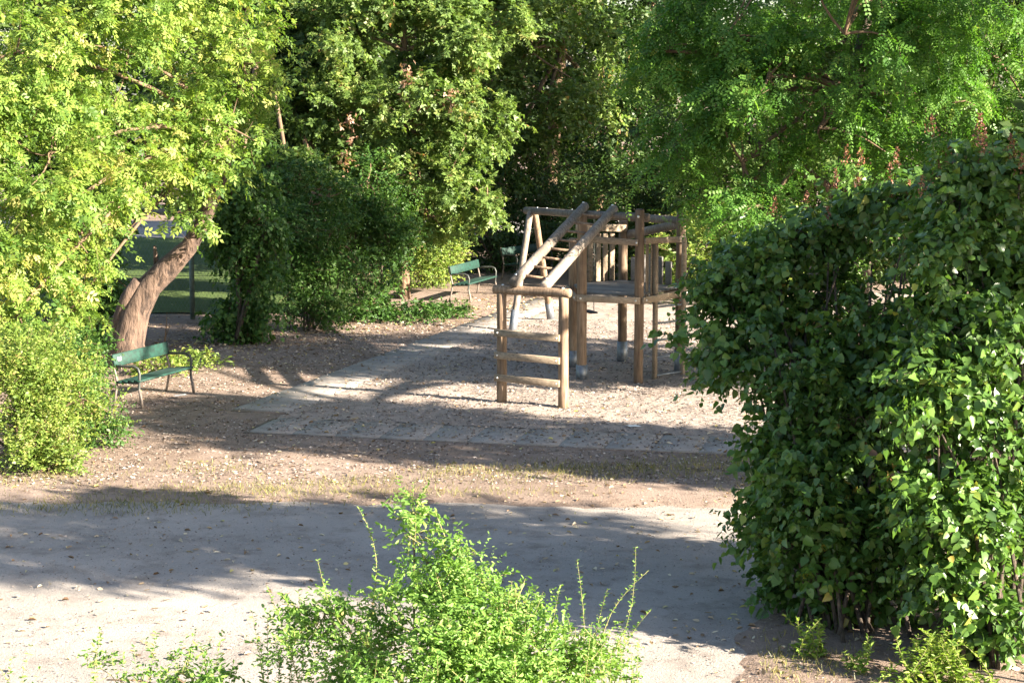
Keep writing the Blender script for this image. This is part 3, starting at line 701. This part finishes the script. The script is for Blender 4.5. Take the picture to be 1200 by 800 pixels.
# ivy and dark shrubs in the middle left
vb = G(285, 402)
plant('ivy_column', 'upright stump overgrown with dark hanging ivy beside the wire fence', 'shrub', vb,
      [lob(285, 260, 42, 37), lob(285, 315, 44, 37), lob(290, 365, 40, 36.9), lob(275, 215, 45, 37.2), lob(300, 390, 26, 36.7)], 'heart2', M['l_vine'], M['bark'], 330, 5, 8, .38, .085, stems=6, stem_r=.05, seed=33, pads=6, pad_r=.4, sag=.9, droop=.9, up=-.3, cuts=gap)
for px, py, Y, sc, sd, lb in ((98, 408, 37, 1.0, 36, 'dark shrub growing behind the foot of the leaning trunk'), (365, 385, 39.5, 1.0, 34, 'dark leafy shrub rooted next to the ivy covered stump'), (430, 372, 41, 1.0, 35, 'dense green shrub with low weeds at its foot beside the thin pale trunk')):
    b_ = G(px, py); Y = b_.y
    plant('dark_shrub', lb, 'shrub', b_, [lob(px, py - 50, 48, Y), lob(px - 15, py - 105, 46, Y + .3), lob(px + 25, py - 90, 44, Y), lob(px, py - 160, 48, Y + .5), lob(px + 5, py - 20, 34, Y - .3)],
          'rhomb', M['l_vine'], M['bark'], 330, 6, 10, .4, .08, stems=9, seed=sd, group='dark shrubs of the hedge', pads=6, pad_r=.4, up=.3, cuts=gap)
# maple with thin trunk
mbase = G(474, 350); Ym = mbase.y
maple, _, _ = plant('maple_tree', 'field maple with thin pale trunk and sunlit foliage behind the path', 'tree', mbase,
      [lob(470, 45, 85, Ym), lob(430, 120, 70, Ym - .5), lob(505, 110, 65, Ym - .8), lob(450, 200, 62, Ym - .5), lob(530, 195, 55, Ym - 1), lob(570, 235, 36, Ym - 1), lob(500, 250, 45, Ym - .5), lob(410, 40, 70, Ym), lob(545, 40, 65, Ym), lob(470, -50, 90, Ym), lob(580, 150, 40, Ym - .5)],
      'palm', M['l_maple'], M['bark_tan'], 860, 6, 8, .36, .12, seed=41, droop=.4, jag=.5, pads=10, pad_r=.32,
      trunk=[([mbase + Vector((0, 0, -.05)), P(473, 310, Ym), P(478, 275, Ym), P(482, 235, Ym), P(478, 150, Ym), P(475, 60, Ym)], [.15, .12, .11, .1, .08, .05]), ([P(477, 285, Ym), P(462, 250, Ym - .1), P(448, 200, Ym - .2)], [.07, .055, .04]), ([P(468, 345, Ym + .2) + Vector((0, 0, -.2)), P(470, 290, Ym + .2), P(466, 230, Ym + .2)], [.07, .06, .04])])
for px, py, r, Y_ in ((410, 150, .16, Ym - 1.4), (404, 185, .2, Ym - 1.4), (476, 89, .16, Ym - 1.6), (527, 118, .14, Ym - 1.8)):
    g_ = np.random.default_rng(px); n_ = 36; q = P(px, py, Y_)
    o = link('dead_spray', leaves_mesh('dead_spray', g_.normal(size=(n_, 3)) * np.array((r * .6, r * .6, r)), frames(g_.normal(size=(n_, 3)) - np.array((0, 0, .8)), g_.normal(size=(n_, 3))), np.full(n_, .11), 'palm', g_.random(n_)), maple, M['l_dead']); o.location = q - mbase; o['kind'] = 'stuff'
hb = G(505, 336)
plant('hedge_shrub', 'sunlit yellow green shrub right behind the first bench of the pair', 'shrub', hb, [lob(500, 285, 34, hb.y), lob(515, 310, 26, hb.y), lob(490, 318, 28, hb.y), lob(505, 255, 28, hb.y + .3)], 'rhomb', M['l_privet'], M['bark'], 240, 6, 9, .38, .075, stems=8, seed=42, up=.5)
ib = P(580, 330, 51); ib.z = 0
plant('ivy_hedge', 'dark ivy hedge behind the shaded bench and swing frame', 'hedge', ib, [lob(560, 270, 45, 51), lob(610, 265, 50, 52), lob(570, 220, 45, 52), lob(620, 210, 50, 53), lob(670, 250, 55, 53.5), lob(590, 310, 40, 51.5), lob(650, 300, 40, 53)], 'rhomb', M['l_dark'], M['bark'], 520, 6, 9, .5, .1, stems=10, stem_r=.04, seed=43, sag=.5, droop=.6)
ib = P(740, 300, 50); ib.z = 0
plant('evergreen_shrub', 'rounded dark evergreen shrub behind the platform railing', 'shrub', ib, [lob(720, 250, 45, 50), lob(770, 270, 45, 49), lob(745, 300, 40, 49), lob(700, 290, 30, 50.5)], 'rhomb', M['l_back'], M['bark'], 330, 6, 9, .45, .1, stems=8, stem_r=.03, seed=44)

# background trees
def bigtree(name, label, px, Y, lobes, lm, n, size, seed, bark=M['bark'], group='tall trees behind the playground', leaf='rhomb', r=.22, lean=0, **kw):
    b_ = P(px, 300, Y); b_.z = 0
    tr = [([b_ + Vector((0, 0, -.1)), b_ + Vector((lean * .1, 0, 1.5)), b_ + Vector((lean * .35, 0, 3.5)), b_ + Vector((lean * .7, .1, 6)), b_ + Vector((lean, 0, 9))], [r * 1.2, r, r * .9, r * .7, r * .4])]
    return plant(name, label, 'tree', b_, lobes, leaf, lm, bark, int(n * 1.3), 6, 8, .5, size, group=group, trunk=tr, seed=seed, limb_r=.08, jag=.5, pads=9, **kw)
bigtree('lime_tree', 'shaded tree behind the ivy covered stump, with a few gaps of sky', 310, 46, [lob(300, 60, 80, 46), lob(350, 130, 70, 45), lob(320, 190, 55, 44), lob(290, 130, 60, 46), lob(370, 50, 70, 46), lob(330, -40, 90, 47), lob(380, 210, 50, 43.5), lob(240, 20, 55, 47), lob(340, 215, 45, 41), lob(285, 190, 45, 41), lob(390, 265, 36, 42), lob(250, 235, 28, 40)], M['l_back'], 700, .16, 51, cuts=gap)
bigtree('oak_tree', 'tall tree with reddish trunk behind the swing beam', 640, 54, [lob(620, 60, 80, 52), lob(590, 0, 80, 53), lob(680, 20, 80, 54), lob(640, 130, 50, 52), lob(600, 180, 40, 52), lob(700, 110, 50, 54), lob(640, -60, 110, 54)], M['l_maple'], 620, .15, 52, M['bark_tan'], lean=.6)
bigtree('ash_tree', 'slanting tree half hidden by the locust boughs above the platform', 690, 58, [lob(720, 60, 70, 57), lob(760, 130, 60, 56), lob(690, 170, 60, 58), lob(740, 200, 55, 56), lob(780, 30, 90, 58), lob(740, -50, 110, 58)], M['l_dark'], 560, .17, 53, M['bark_tan'], lean=2.2)
bigtree('alder_tree', 'dark tree filling the hedge gap behind the first bench of the pair', 540, 60, [lob(540, 120, 80, 60), lob(620, 190, 80, 60), lob(560, 200, 70, 61), lob(680, 220, 80, 61), lob(480, 180, 80, 60), lob(500, 60, 90, 62), lob(760, 200, 80, 62), lob(600, 90, 80, 62), lob(420, 260, 60, 56), lob(650, 50, 80, 62), lob(710, 80, 80, 62), lob(660, 140, 70, 62)], M['l_dark'], 700, .2, 54)
bigtree('hornbeam_tree', 'broad tree behind the fenced lawn', 240, 76, [lob(200, 180, 70, 76), lob(280, 190, 70, 76), lob(150, 130, 80, 76), lob(240, 100, 80, 76), lob(330, 110, 80, 76), lob(80, 160, 90, 76), lob(210, 235, 36, 76), lob(260, 240, 30, 76), lob(400, 200, 90, 76), lob(180, 240, 30, 77)], M['l_dark'], 600, .24, 55)
bigtree('beech_tree', 'tall tree behind the locust crown, mostly hidden', 1010, 47, [lob(870, 60, 80, 46, 2), lob(950, 100, 90, 47, 2.4), lob(1050, 80, 90, 47, 2.4), lob(1150, 80, 90, 46, 2.4), lob(900, 190, 70, 46, 2), lob(1000, 190, 90, 47, 2.2), lob(1130, 190, 90, 46, 2), lob(850, 240, 50, 46, 1.6), lob(960, -30, 110, 48, 2.6), lob(1080, -60, 120, 47, 2.6), lob(1180, -20, 120, 45, 2.4), lob(930, 280, 60, 46, 1.6), lob(1020, -140, 120, 48, 2.4)], M['l_back'], 900, .2, 56)  # position and deep tall crown set to shade foliage behind the climbing frame
bigtree('lime_tree', 'dense lime tree added behind the maple crown, shading the fenced lawn', 395, 51, [lob(390, 60, 70, 50, 2), lob(430, 140, 70, 51, 2), lob(380, 190, 50, 50, 1.6), lob(470, 60, 80, 52, 2.2), lob(420, -20, 90, 51, 2.4), lob(500, 150, 60, 52, 2), lob(400, 250, 50, 50, 1.6), lob(560, 40, 80, 53, 2.2), lob(330, 30, 60, 50, 1.8), lob(480, 240, 50, 51, 1.6)], M['l_back'], 620, .18, 58, cuts=gap)  # added for the shade it throws on the lawn; hardly seen behind the maple
bb = P(830, 300, 44); bb.z = 0
plant('elder_shrub', 'loose sunlit shrub behind the right end of the platform', 'shrub', bb, [lob(800, 290, 40, 44), lob(850, 270, 45, 44), lob(880, 330, 50, 43), lob(820, 340, 40, 43.5), lob(900, 270, 40, 44)], 'rhomb', M['l_privet'], M['bark'], 240, 6, 9, .45, .09, stems=8, stem_r=.03, seed=45)
# rear rows closing the view
for px, sd, lb2 in ((850, 46, 'dark rounded hedge shrub behind the loose sunlit shrub'), (1010, 47, 'dark hedge shrub behind the locust trunk'), (1160, 48, 'dark hedge shrub behind the sunlit lilac')):
    bb = P(px, 300, 49); bb.z = 0
    plant('evergreen_shrub', lb2, 'shrub', bb, [lob(px, 180, 55, 49), lob(px - 50, 240, 55, 49), lob(px + 50, 220, 60, 49), lob(px, 280, 55, 48.6), lob(px - 60, 160, 50, 49.5), lob(px + 60, 300, 50, 49)], 'rhomb', M['l_back'], M['bark'], 360, 6, 8, .5, .13, stems=8, stem_r=.03, seed=sd, group='evergreen shrubs behind the playground', droop=.5)
bigtree('lime_tree', 'tall dark lime behind the leaning tree', 100, 50, [lob(60, 40, 110, 50), lob(140, 140, 80, 50), lob(40, 180, 90, 50), lob(110, 240, 50, 49), lob(60, 300, 60, 48), lob(130, -60, 120, 50)], M['l_back'], 420, .2, 57, cuts=gap)

# locust
lb_ = P(1010, 440, 31); lb_.z = 0
plant('locust_tree', 'feathery bright green locust tree arching behind the lilac', 'tree', lb_,
      [lob(990, 40, 100, 29.4), lob(900, 90, 85, 30), lob(830, 120, 70, 30.5), lob(790, 170, 50, 30.5), lob(870, 190, 65, 30), lob(900, 245, 45, 29.5), lob(960, 150, 80, 29.5), lob(1080, 60, 90, 30.6), lob(1170, 70, 95, 32.2), lob(1080, 150, 65, 30.2), lob(850, 40, 80, 31), lob(780, 60, 55, 31), lob(900, -40, 110, 31), lob(1080, -40, 120, 31), lob(845, 255, 35, 30), lob(1200, 150, 70, 32.2), ((8, 33.5, 8.0), (2.4, 1.8, 1.8)), ((6.5, 34.6, 6.9), (2, 1.4, 1.2)), ((9.5, 32, 9.3), (2, 2, 1.4))],
      'locust', M['l_locust'], M['bark'], 900, 5, 6, .4, .25, pads=10, pad_r=.31, seed=61, limb_r=.06, sag=.6, droop=.75, jag=.5,
      trunk=[([lb_ + Vector((0, 0, -.1)), P(1005, 350, 31), P(990, 230, 31), P(1000, 110, 31), P(1020, 0, 31)], [.26, .22, .19, .14, .08]), ([P(992, 240, 31), P(930, 190, 30.5), P(850, 150, 30.5)], [.12, .09, .05])], trunk_sides=10)

# lilacs
def lilac(label, base, lobes, clumps, seed, stems):
    root, cr, fo_ = plant('lilac_bush', label, 'bush', base, lobes, 'heart', M['l_lilac'], M['bark'], clumps, 6, 9, .32, .08, pads=11, pad_r=.31, nup=.45, nout=.85, group='lilacs at the edge of the walk', stems=stems, stem_r=.017, seed=seed, limb_r=.014, droop=.75, sag=.35, up=.25, twig_show=.35, jag=.8, fname='foliage', extra_tw=M['bark'])
    # the leaves that show largest become objects of their own
    p = cr['pos']; px = 600 + FPX * p[:, 0] / p[:, 1]; py = YH + (CAMH - p[:, 2]) * FPX / p[:, 1]
    inside = (px > 0) & (px < 1195) & (py > 5) & (py < 795)
    key = (np.floor(px / 9) * 4000 + np.floor(py / 9)).astype(int); order = np.lexsort((p[:, 1], key)); first = order[np.r_[True, np.diff(key[order]) != 0]]
    first = first[inside[first]]; sc = cr['size'][first] / p[first, 1]; pick = first[np.argsort(-sc)[:300]]
    rest = np.ones(len(p), bool); rest[pick] = False; b_ = np.array(base)
    me = leaves_mesh('foliage', p[rest] - b_, cr['R'][rest], cr['size'][rest], 'heart2', cr['rnd'][rest]); me.materials.append(M['l_lilac']); old = fo_.data; fo_.data = me; bpy.data.meshes.remove(old)
    V0, F0 = TPL['heart']; var = []
    for i in range(8):
        m_ = mesh_np('leaf', V0, F0, np.full(len(V0), (i + .5) / 8)); m_.materials.append(M['l_lilac']); var.append(m_)
    for i in pick:
        o = link('leaf', var[min(7, int(cr['rnd'][i] * 8))], root)
        m4 = Matrix(cr['R'][i].tolist()).to_4x4() @ Matrix.Scale(float(cr['size'][i]), 4) @ Matrix.Diagonal((.72 + .5 * ((i * 7919) % 101) / 101, 1, -.2 + 2.2 * ((i * 104729) % 103) / 103, 1)); m4.translation = Vector(p[i] - b_); o.matrix_local = m4
    # spent flower heads
    g = np.random.default_rng(seed); top = np.argsort(-(cr['tw1'][:, 2] - .25 * cr['tw1'][:, 1]))[:160]
    for i in g.permutation(top)[:16]:
        q = cr['tw1'][i]; n = 60; t = g.random(n); pp = np.stack([g.normal(size=n) * .035 * (1.1 - t), g.normal(size=n) * .035 * (1.1 - t), t * .2], 1)
        o = link('seed_head', leaves_mesh('seed_head', pp, frames(unit(g.normal(size=(n, 3)) + np.array((0, 0, 1))), g.normal(size=(n, 3))), np.full(n, .028), 'rhomb', g.random(n)), root, M['panicle']); o['kind'] = 'stuff'
        o.location = Vector(q - b_)
    return root
lilac('large lilac bush in deep shade, leaning over the sand pit edge', G(985, 735),
      [lob(890, 380, 72, 18.6), lob(955, 335, 52, 18.8), lob(880, 330, 55, 19), lob(960, 430, 85, 18.2), lob(1045, 292, 50, 18.6), lob(905, 300, 20, 18.8), lob(860, 335, 22, 18.9), lob(985, 262, 22, 18.7), lob(1075, 235, 22, 18.4), lob(1020, 230, 14, 18.6), lob(945, 275, 14, 18.8), lob(835, 375, 16, 18.9), lob(970, 540, 75, 18), lob(980, 640, 62, 17.7), lob(1050, 400, 90, 18), lob(1060, 560, 80, 17.8), lob(930, 590, 42, 18), lob(850, 420, 38, 18.8), lob(1040, 670, 60, 17.6), lob(930, 680, 34, 17.6), lob(985, 705, 36, 17.4), lob(900, 600, 30, 18), lob(1030, 715, 34, 17.3), lob(960, 715, 28, 17.4), lob(1010, 660, 45, 17.3), lob(1070, 640, 50, 17.3), lob(955, 560, 40, 17.3), lob(930, 640, 36, 17.2), lob(985, 610, 40, 17.0), lob(1040, 590, 40, 17.1), lob(905, 520, 28, 17.8), lob(1000, 500, 40, 17.4), lob(960, 470, 36, 17.6)], 760, 71, 34)
lilac('lilac bush with sunlit leaves and brown seed heads next to the shaded lilac', G(1150, 778),
      [lob(1110, 275, 55, 17.0), lob(1170, 255, 52, 17.4), lob(1150, 200, 22, 17.4), lob(1195, 190, 24, 17.5), lob(1115, 215, 16, 17.2), lob(1110, 380, 62, 16.5), lob(1175, 350, 75, 17.1), lob(1090, 470, 42, 16.2), lob(1140, 480, 60, 16.4), lob(1200, 480, 70, 17.2), lob(1100, 580, 45, 16.1), lob(1150, 600, 60, 16.2), lob(1210, 620, 65, 17), lob(1110, 680, 45, 16.1), lob(1165, 710, 50, 16.0), lob(1215, 730, 50, 16.7), lob(1250, 560, 70, 18.2), lob(1250, 360, 70, 18.2)], 740, 72, 30)

# foreground shrub, tops seen from the window
fb = P(545, 800, 12.6); fb.z = -.03
root, cr, _ = plant('spindle_shrub', 'fresh bright green shrub rising in front of the shaded walk', 'shrub', fb,
      [lob(500, 760, 90, 12.6), lob(420, 770, 70, 12.8), lob(590, 760, 80, 12.6), lob(500, 690, 42, 12.8), lob(485, 632, 18, 12.9), lob(560, 700, 40, 12.9), lob(640, 760, 60, 12.8), lob(380, 720, 34, 12.9), lob(540, 850, 130, 12.4), lob(480, 600, 13, 12.9), lob(520, 645, 14, 12.9), lob(690, 790, 45, 12.7), lob(600, 715, 28, 12.8)],
      'oval', M['l_fore'], M['twig'], 520, 6, 11, .2, .04, stems=18, pads=8, pad_r=.42, stem_r=.012, seed=81, up=.7, spread=.7, limb_r=.009, sag=.15, droop=.2, extra_tw=M['stalk'])
def shoots(name, label, cat, base, list_, size, mt, seed, step=.035, leaf='oval', stem=M['stalk'], group=None, r=.004):
    """upright leafy shoots from base points to tips"""
    root = empty(name, base); tag(root, label, cat, group); g = np.random.default_rng(seed); b_ = np.array(base); pos, dr, nr, sz = [], [], [], []; mb = MB()
    for a, t in list_:
        a, t = Vector(a), Vector(t); L = (t - a).length; pts = bez(a, t, g.normal(size=3) * L * .06, 6); mb.tube([q - Vector(base) for q in pts], [r * (1 - .12 * i) for i in range(7)], 5)
        n = max(4, int(L / step))
        for i in range(n):
            u = (i + .5) / n; k = min(5, int(u * 6)); q = pts[k].lerp(pts[k + 1], u * 6 - k)
            for s in range(2):
                an = i * 2.4 + s * 3.14 + g.normal() * .4; pos.append(q); dr.append((math.cos(an), math.sin(an), .45 + g.normal() * .3)); nr.append((g.normal() * .4, g.normal() * .4, 1)); sz.append(size * (.6 + .6 * g.random()) * (1.1 - .45 * u))
    mb.build('stem', stem, root, True); pos = np.array(pos); n = len(pos)
    o = link('foliage', leaves_mesh('foliage', pos - b_, frames(np.array(dr, float), np.array(nr, float)), np.array(sz), leaf, g.random(n)), root, mt); o['kind'] = 'stuff'
    return root
Ys = 12.8
def stalks(px, py_top, n, w, h, Y, seed, bottom=None):
    g = np.random.default_rng(seed); r = []
    for i in range(n):
        x = px + g.normal() * w; t = P(x + g.normal() * w * .3, py_top + abs(g.normal()) * h, Y + g.normal() * .12); a = P(x + g.normal() * w * .2, 860 if bottom is None else bottom, Y + g.normal() * .12); r.append((a, t))
    return r
sh = [(P(430, 740, 12.8), P(420, 595, 12.8)), (P(400, 760, 12.8), P(372, 655, 12.8)), (P(478, 650, 12.9), P(484, 565, 12.9)), (P(350, 800, 12.8), P(312, 685, 12.8)), (P(690, 800, 12.8), P(745, 640, 12.8)), (P(680, 800, 12.7), P(676, 655, 12.7)), (P(720, 800, 12.8), P(762, 715, 12.8)), (P(700, 780, 12.8), P(760, 668, 12.9)), (P(610, 760, 12.7), P(600, 680, 12.7)), (P(580, 740, 12.8), P(548, 640, 12.9)), (P(520, 640, 12.9), P(545, 650, 12.8)), (P(500, 660, 12.9), P(470, 590, 12.9)), (P(640, 760, 12.7), P(655, 690, 12.7)), (P(690, 780, 12.8), P(712, 690, 12.9))]
sh += stalks(710, 720, 16, 35, 45, 12.7, 5)
s2 = P(705, 800, 12.7); s2.z = .3
fr = shoots('young_shoots', 'tall thin leafy shoots sticking up out of the bright foreground shrub', 'plant', (fb.x + .5, fb.y, 0), [(Vector((a.x, a.y, a.z)), t) for a, t in sh], .04, M['l_fore'], 82, step=.022)
pb_ = P(190, 800, 12.9); pb_.z = -.03
shoots('spiraea_plant', 'sparse twiggy plant in front of the sunlit corner of the walk', 'plant', pb_, [(pb_ + Vector((0, 0, 0)) + (P(190, 830, 12.9) - P(190, 800, 12.9)) * 0 + Vector((g0, 0, 0)), t) for g0, t in [(.05 * i - .3, P(118 + i * 13, 735 + (i * 37) % 45, 12.9)) for i in range(13)]], .06, M['l_fore'], 83, step=.028)
pb_ = P(10, 800, 13.1); pb_.z = -.03
shoots('bramble_plant', 'low arching plant with dark leaves at the corner of the bright walk', 'plant', pb_, [(pb_, P(38, 752, 13.1)), (pb_, P(14, 768, 13.1)), (pb_, P(48, 780, 13.0)), (pb_, P(-15, 760, 13.2)), (pb_, P(25, 790, 13.0))], .055, M['l_fore'], 84, step=.04)
pb_ = P(318, 800, 12.9); pb_.z = -.03
shoots('spiraea_plant', 'sparse twiggy plant touching the bright foreground shrub', 'plant', pb_, [(pb_ + Vector((.04 * i - .15, 0, 0)), P(295 + i * 9, 715 + (i * 31) % 60, 12.9)) for i in range(8)], .055, M['l_fore'], 85, step=.026)
plant('cotoneaster_shrub', 'small leafy bush top in front of the sunlit corner of the walk', 'shrub', (P(200, 800, 12.9).x, 12.9, -.03), [lob(165, 800, 30, 12.9), lob(215, 790, 36, 12.9), lob(250, 815, 30, 12.8), lob(130, 790, 18, 13), lob(195, 850, 70, 12.8)], 'oval', M['l_fore'], M['twig'], 50, 5, 9, .17, .042, stems=12, stem_r=.01, seed=89, up=.7, limb_r=.008, extra_tw=M['stalk'])
# weeds at the foot of the lilacs
for px, py, n, hpx, sd, lb2 in ((950, 770, 9, 55, 86, 'small bright weed sprouting on bare soil below the shaded lilac'), (1095, 800, 34, 70, 87, 'bushy pale green weed clump at the foot of the sunlit lilac'), (1000, 785, 6, 45, 88, 'thin lone weed between the two lower weed clumps')):
    b_ = G(px, py); g = np.random.default_rng(sd); s_ = FPX / b_.y
    shoots('weed', lb2, 'weed', b_, [(b_ + Vector((g.normal() * .16 * n / 20, g.normal() * .12, -.01)), b_ + Vector((g.normal() * .1 + (g.random() - .5) * .012 * n, g.normal() * .1, hpx / s_ * (.5 + .5 * g.random())))) for i in range(n)], .075, M['l_weed'], sd, step=.022, leaf='narrow')
# ground cover by the far bench and weeds behind the near bench
gb = G(490, 375)
plant('ground_ivy', 'low green weeds spreading in front of the maple trunk', 'ground cover', gb, [(gb + Vector((0, 0, .08)), (1.0, .9, .14)), (gb + Vector((-1.3, -.2, .06)), (.9, .6, .1)), (gb + Vector((.5, .8, .06)), (.7, .6, .16))], 'oval', M['l_vine'], M['bark'], 180, 5, 6, .2, .08, seed=91, twig_show=0, per_lobe=0, limb_r=.01)
gb = G(185, 440)
plant('nettle_patch', 'low weeds growing behind the plaque bench', 'weed', gb, [(gb + Vector((0, 0, .15)), (.5, .35, .22)), (gb + Vector((.5, .7, .12)), (.5, .4, .16))], 'oval', M['l_privet'], M['bark'], 70, 5, 6, .2, .07, seed=92, twig_show=.2, per_lobe=0, limb_r=.01)
tb_ = G(192, 408)
t_ = empty('dead_stalk', tb_); tag(t_, 'bare pale stalk standing between bench and fence', 'plant'); mb = MB(); mb.tube([Vector((0, 0, -.02)), Vector((.05, 0, .35)), Vector((.08, 0, .7))], [.018, .012, .006], 6); mb.tube([Vector((.03, 0, .2)), Vector((.12, 0, .42)), Vector((.13, 0, .5))], [.01, .007, .004], 5); mb.build('stem', M['bark_tan'], t_)

# scraps of paper
for (px, py), lb2 in (((742, 499), 'white scrap of paper lying on the sand in front of the front ladder'), ((211, 463), 'white scrap of paper lying by the plaque bench legs')):
    c = G(px, py, .05); g = np.random.default_rng(px); n = 4
    V = [(x * .05, y * .035, .01 * g.random()) for y in range(-2, 3) for x in range(-2, 3)]; Q = [(r * 5 + q, r * 5 + q + 1, r * 5 + q + 6, r * 5 + q + 5) for r in range(4) for q in range(4)]
    o = link('paper_scrap', mesh_np('paper_scrap', np.array(V), np.array(Q)), None, M['paper']); o.location = c; o.rotation_euler = (0.05, .05, px); tag(o, lb2, 'paper')

# trees and shrubs to the right of the view, which shade the play area and the lilac
bigtree('plane_tree', 'broad tree at the right beyond the lilacs, shading the sand', 1627, 22.5, [((9.6, 22.5, 3.4), (1.6, 1.0, 1.6)), ((10.5, 21.9, 5.2), (1.9, 1.1, 2.0)), ((10.4, 27.6, 4.5), (2.0, 1.1, 1.1)), ((12.5, 19.6, 4.0), (1.6, 1.2, 2.0)), ((13, 20.9, 6.8), (2.2, 1.1, 1.6)), ((9.0, 27.9, 4.0), (1.5, 1.0, 1.2)), ((11.5, 19.7, 6.2), (1.8, 1.2, 2.2)), ((13.2, 19.0, 7.8), (1.8, 1.2, 1.5)), ((9.4, 29.8, 3.7), (1.4, 1.2, 1.3)), ((9.8, 31.2, 3.6), (1.4, 1.2, 1.6)), ((9.4, 27.5, 10.8), (2.4, 1.0, 2.0)), ((9.6, 27.4, 7.4), (1.5, .8, 1.1))], M['l_back'], 820, .2, 95, group='trees right of the playground')
bigtree('plane_tree', 'tree at the right, shading the walk and the large lilac', 2500, 13.4, [((12, 11.9, 7.9), (1.9, 1.1, 1.2)), ((12.5, 14.1, 5.8), (2.0, 1.0, 2.2)), ((11.0, 14.9, 4.6), (1.5, .9, 1.6))], M['l_back'], 210, .2, 96, group='trees right of the playground')
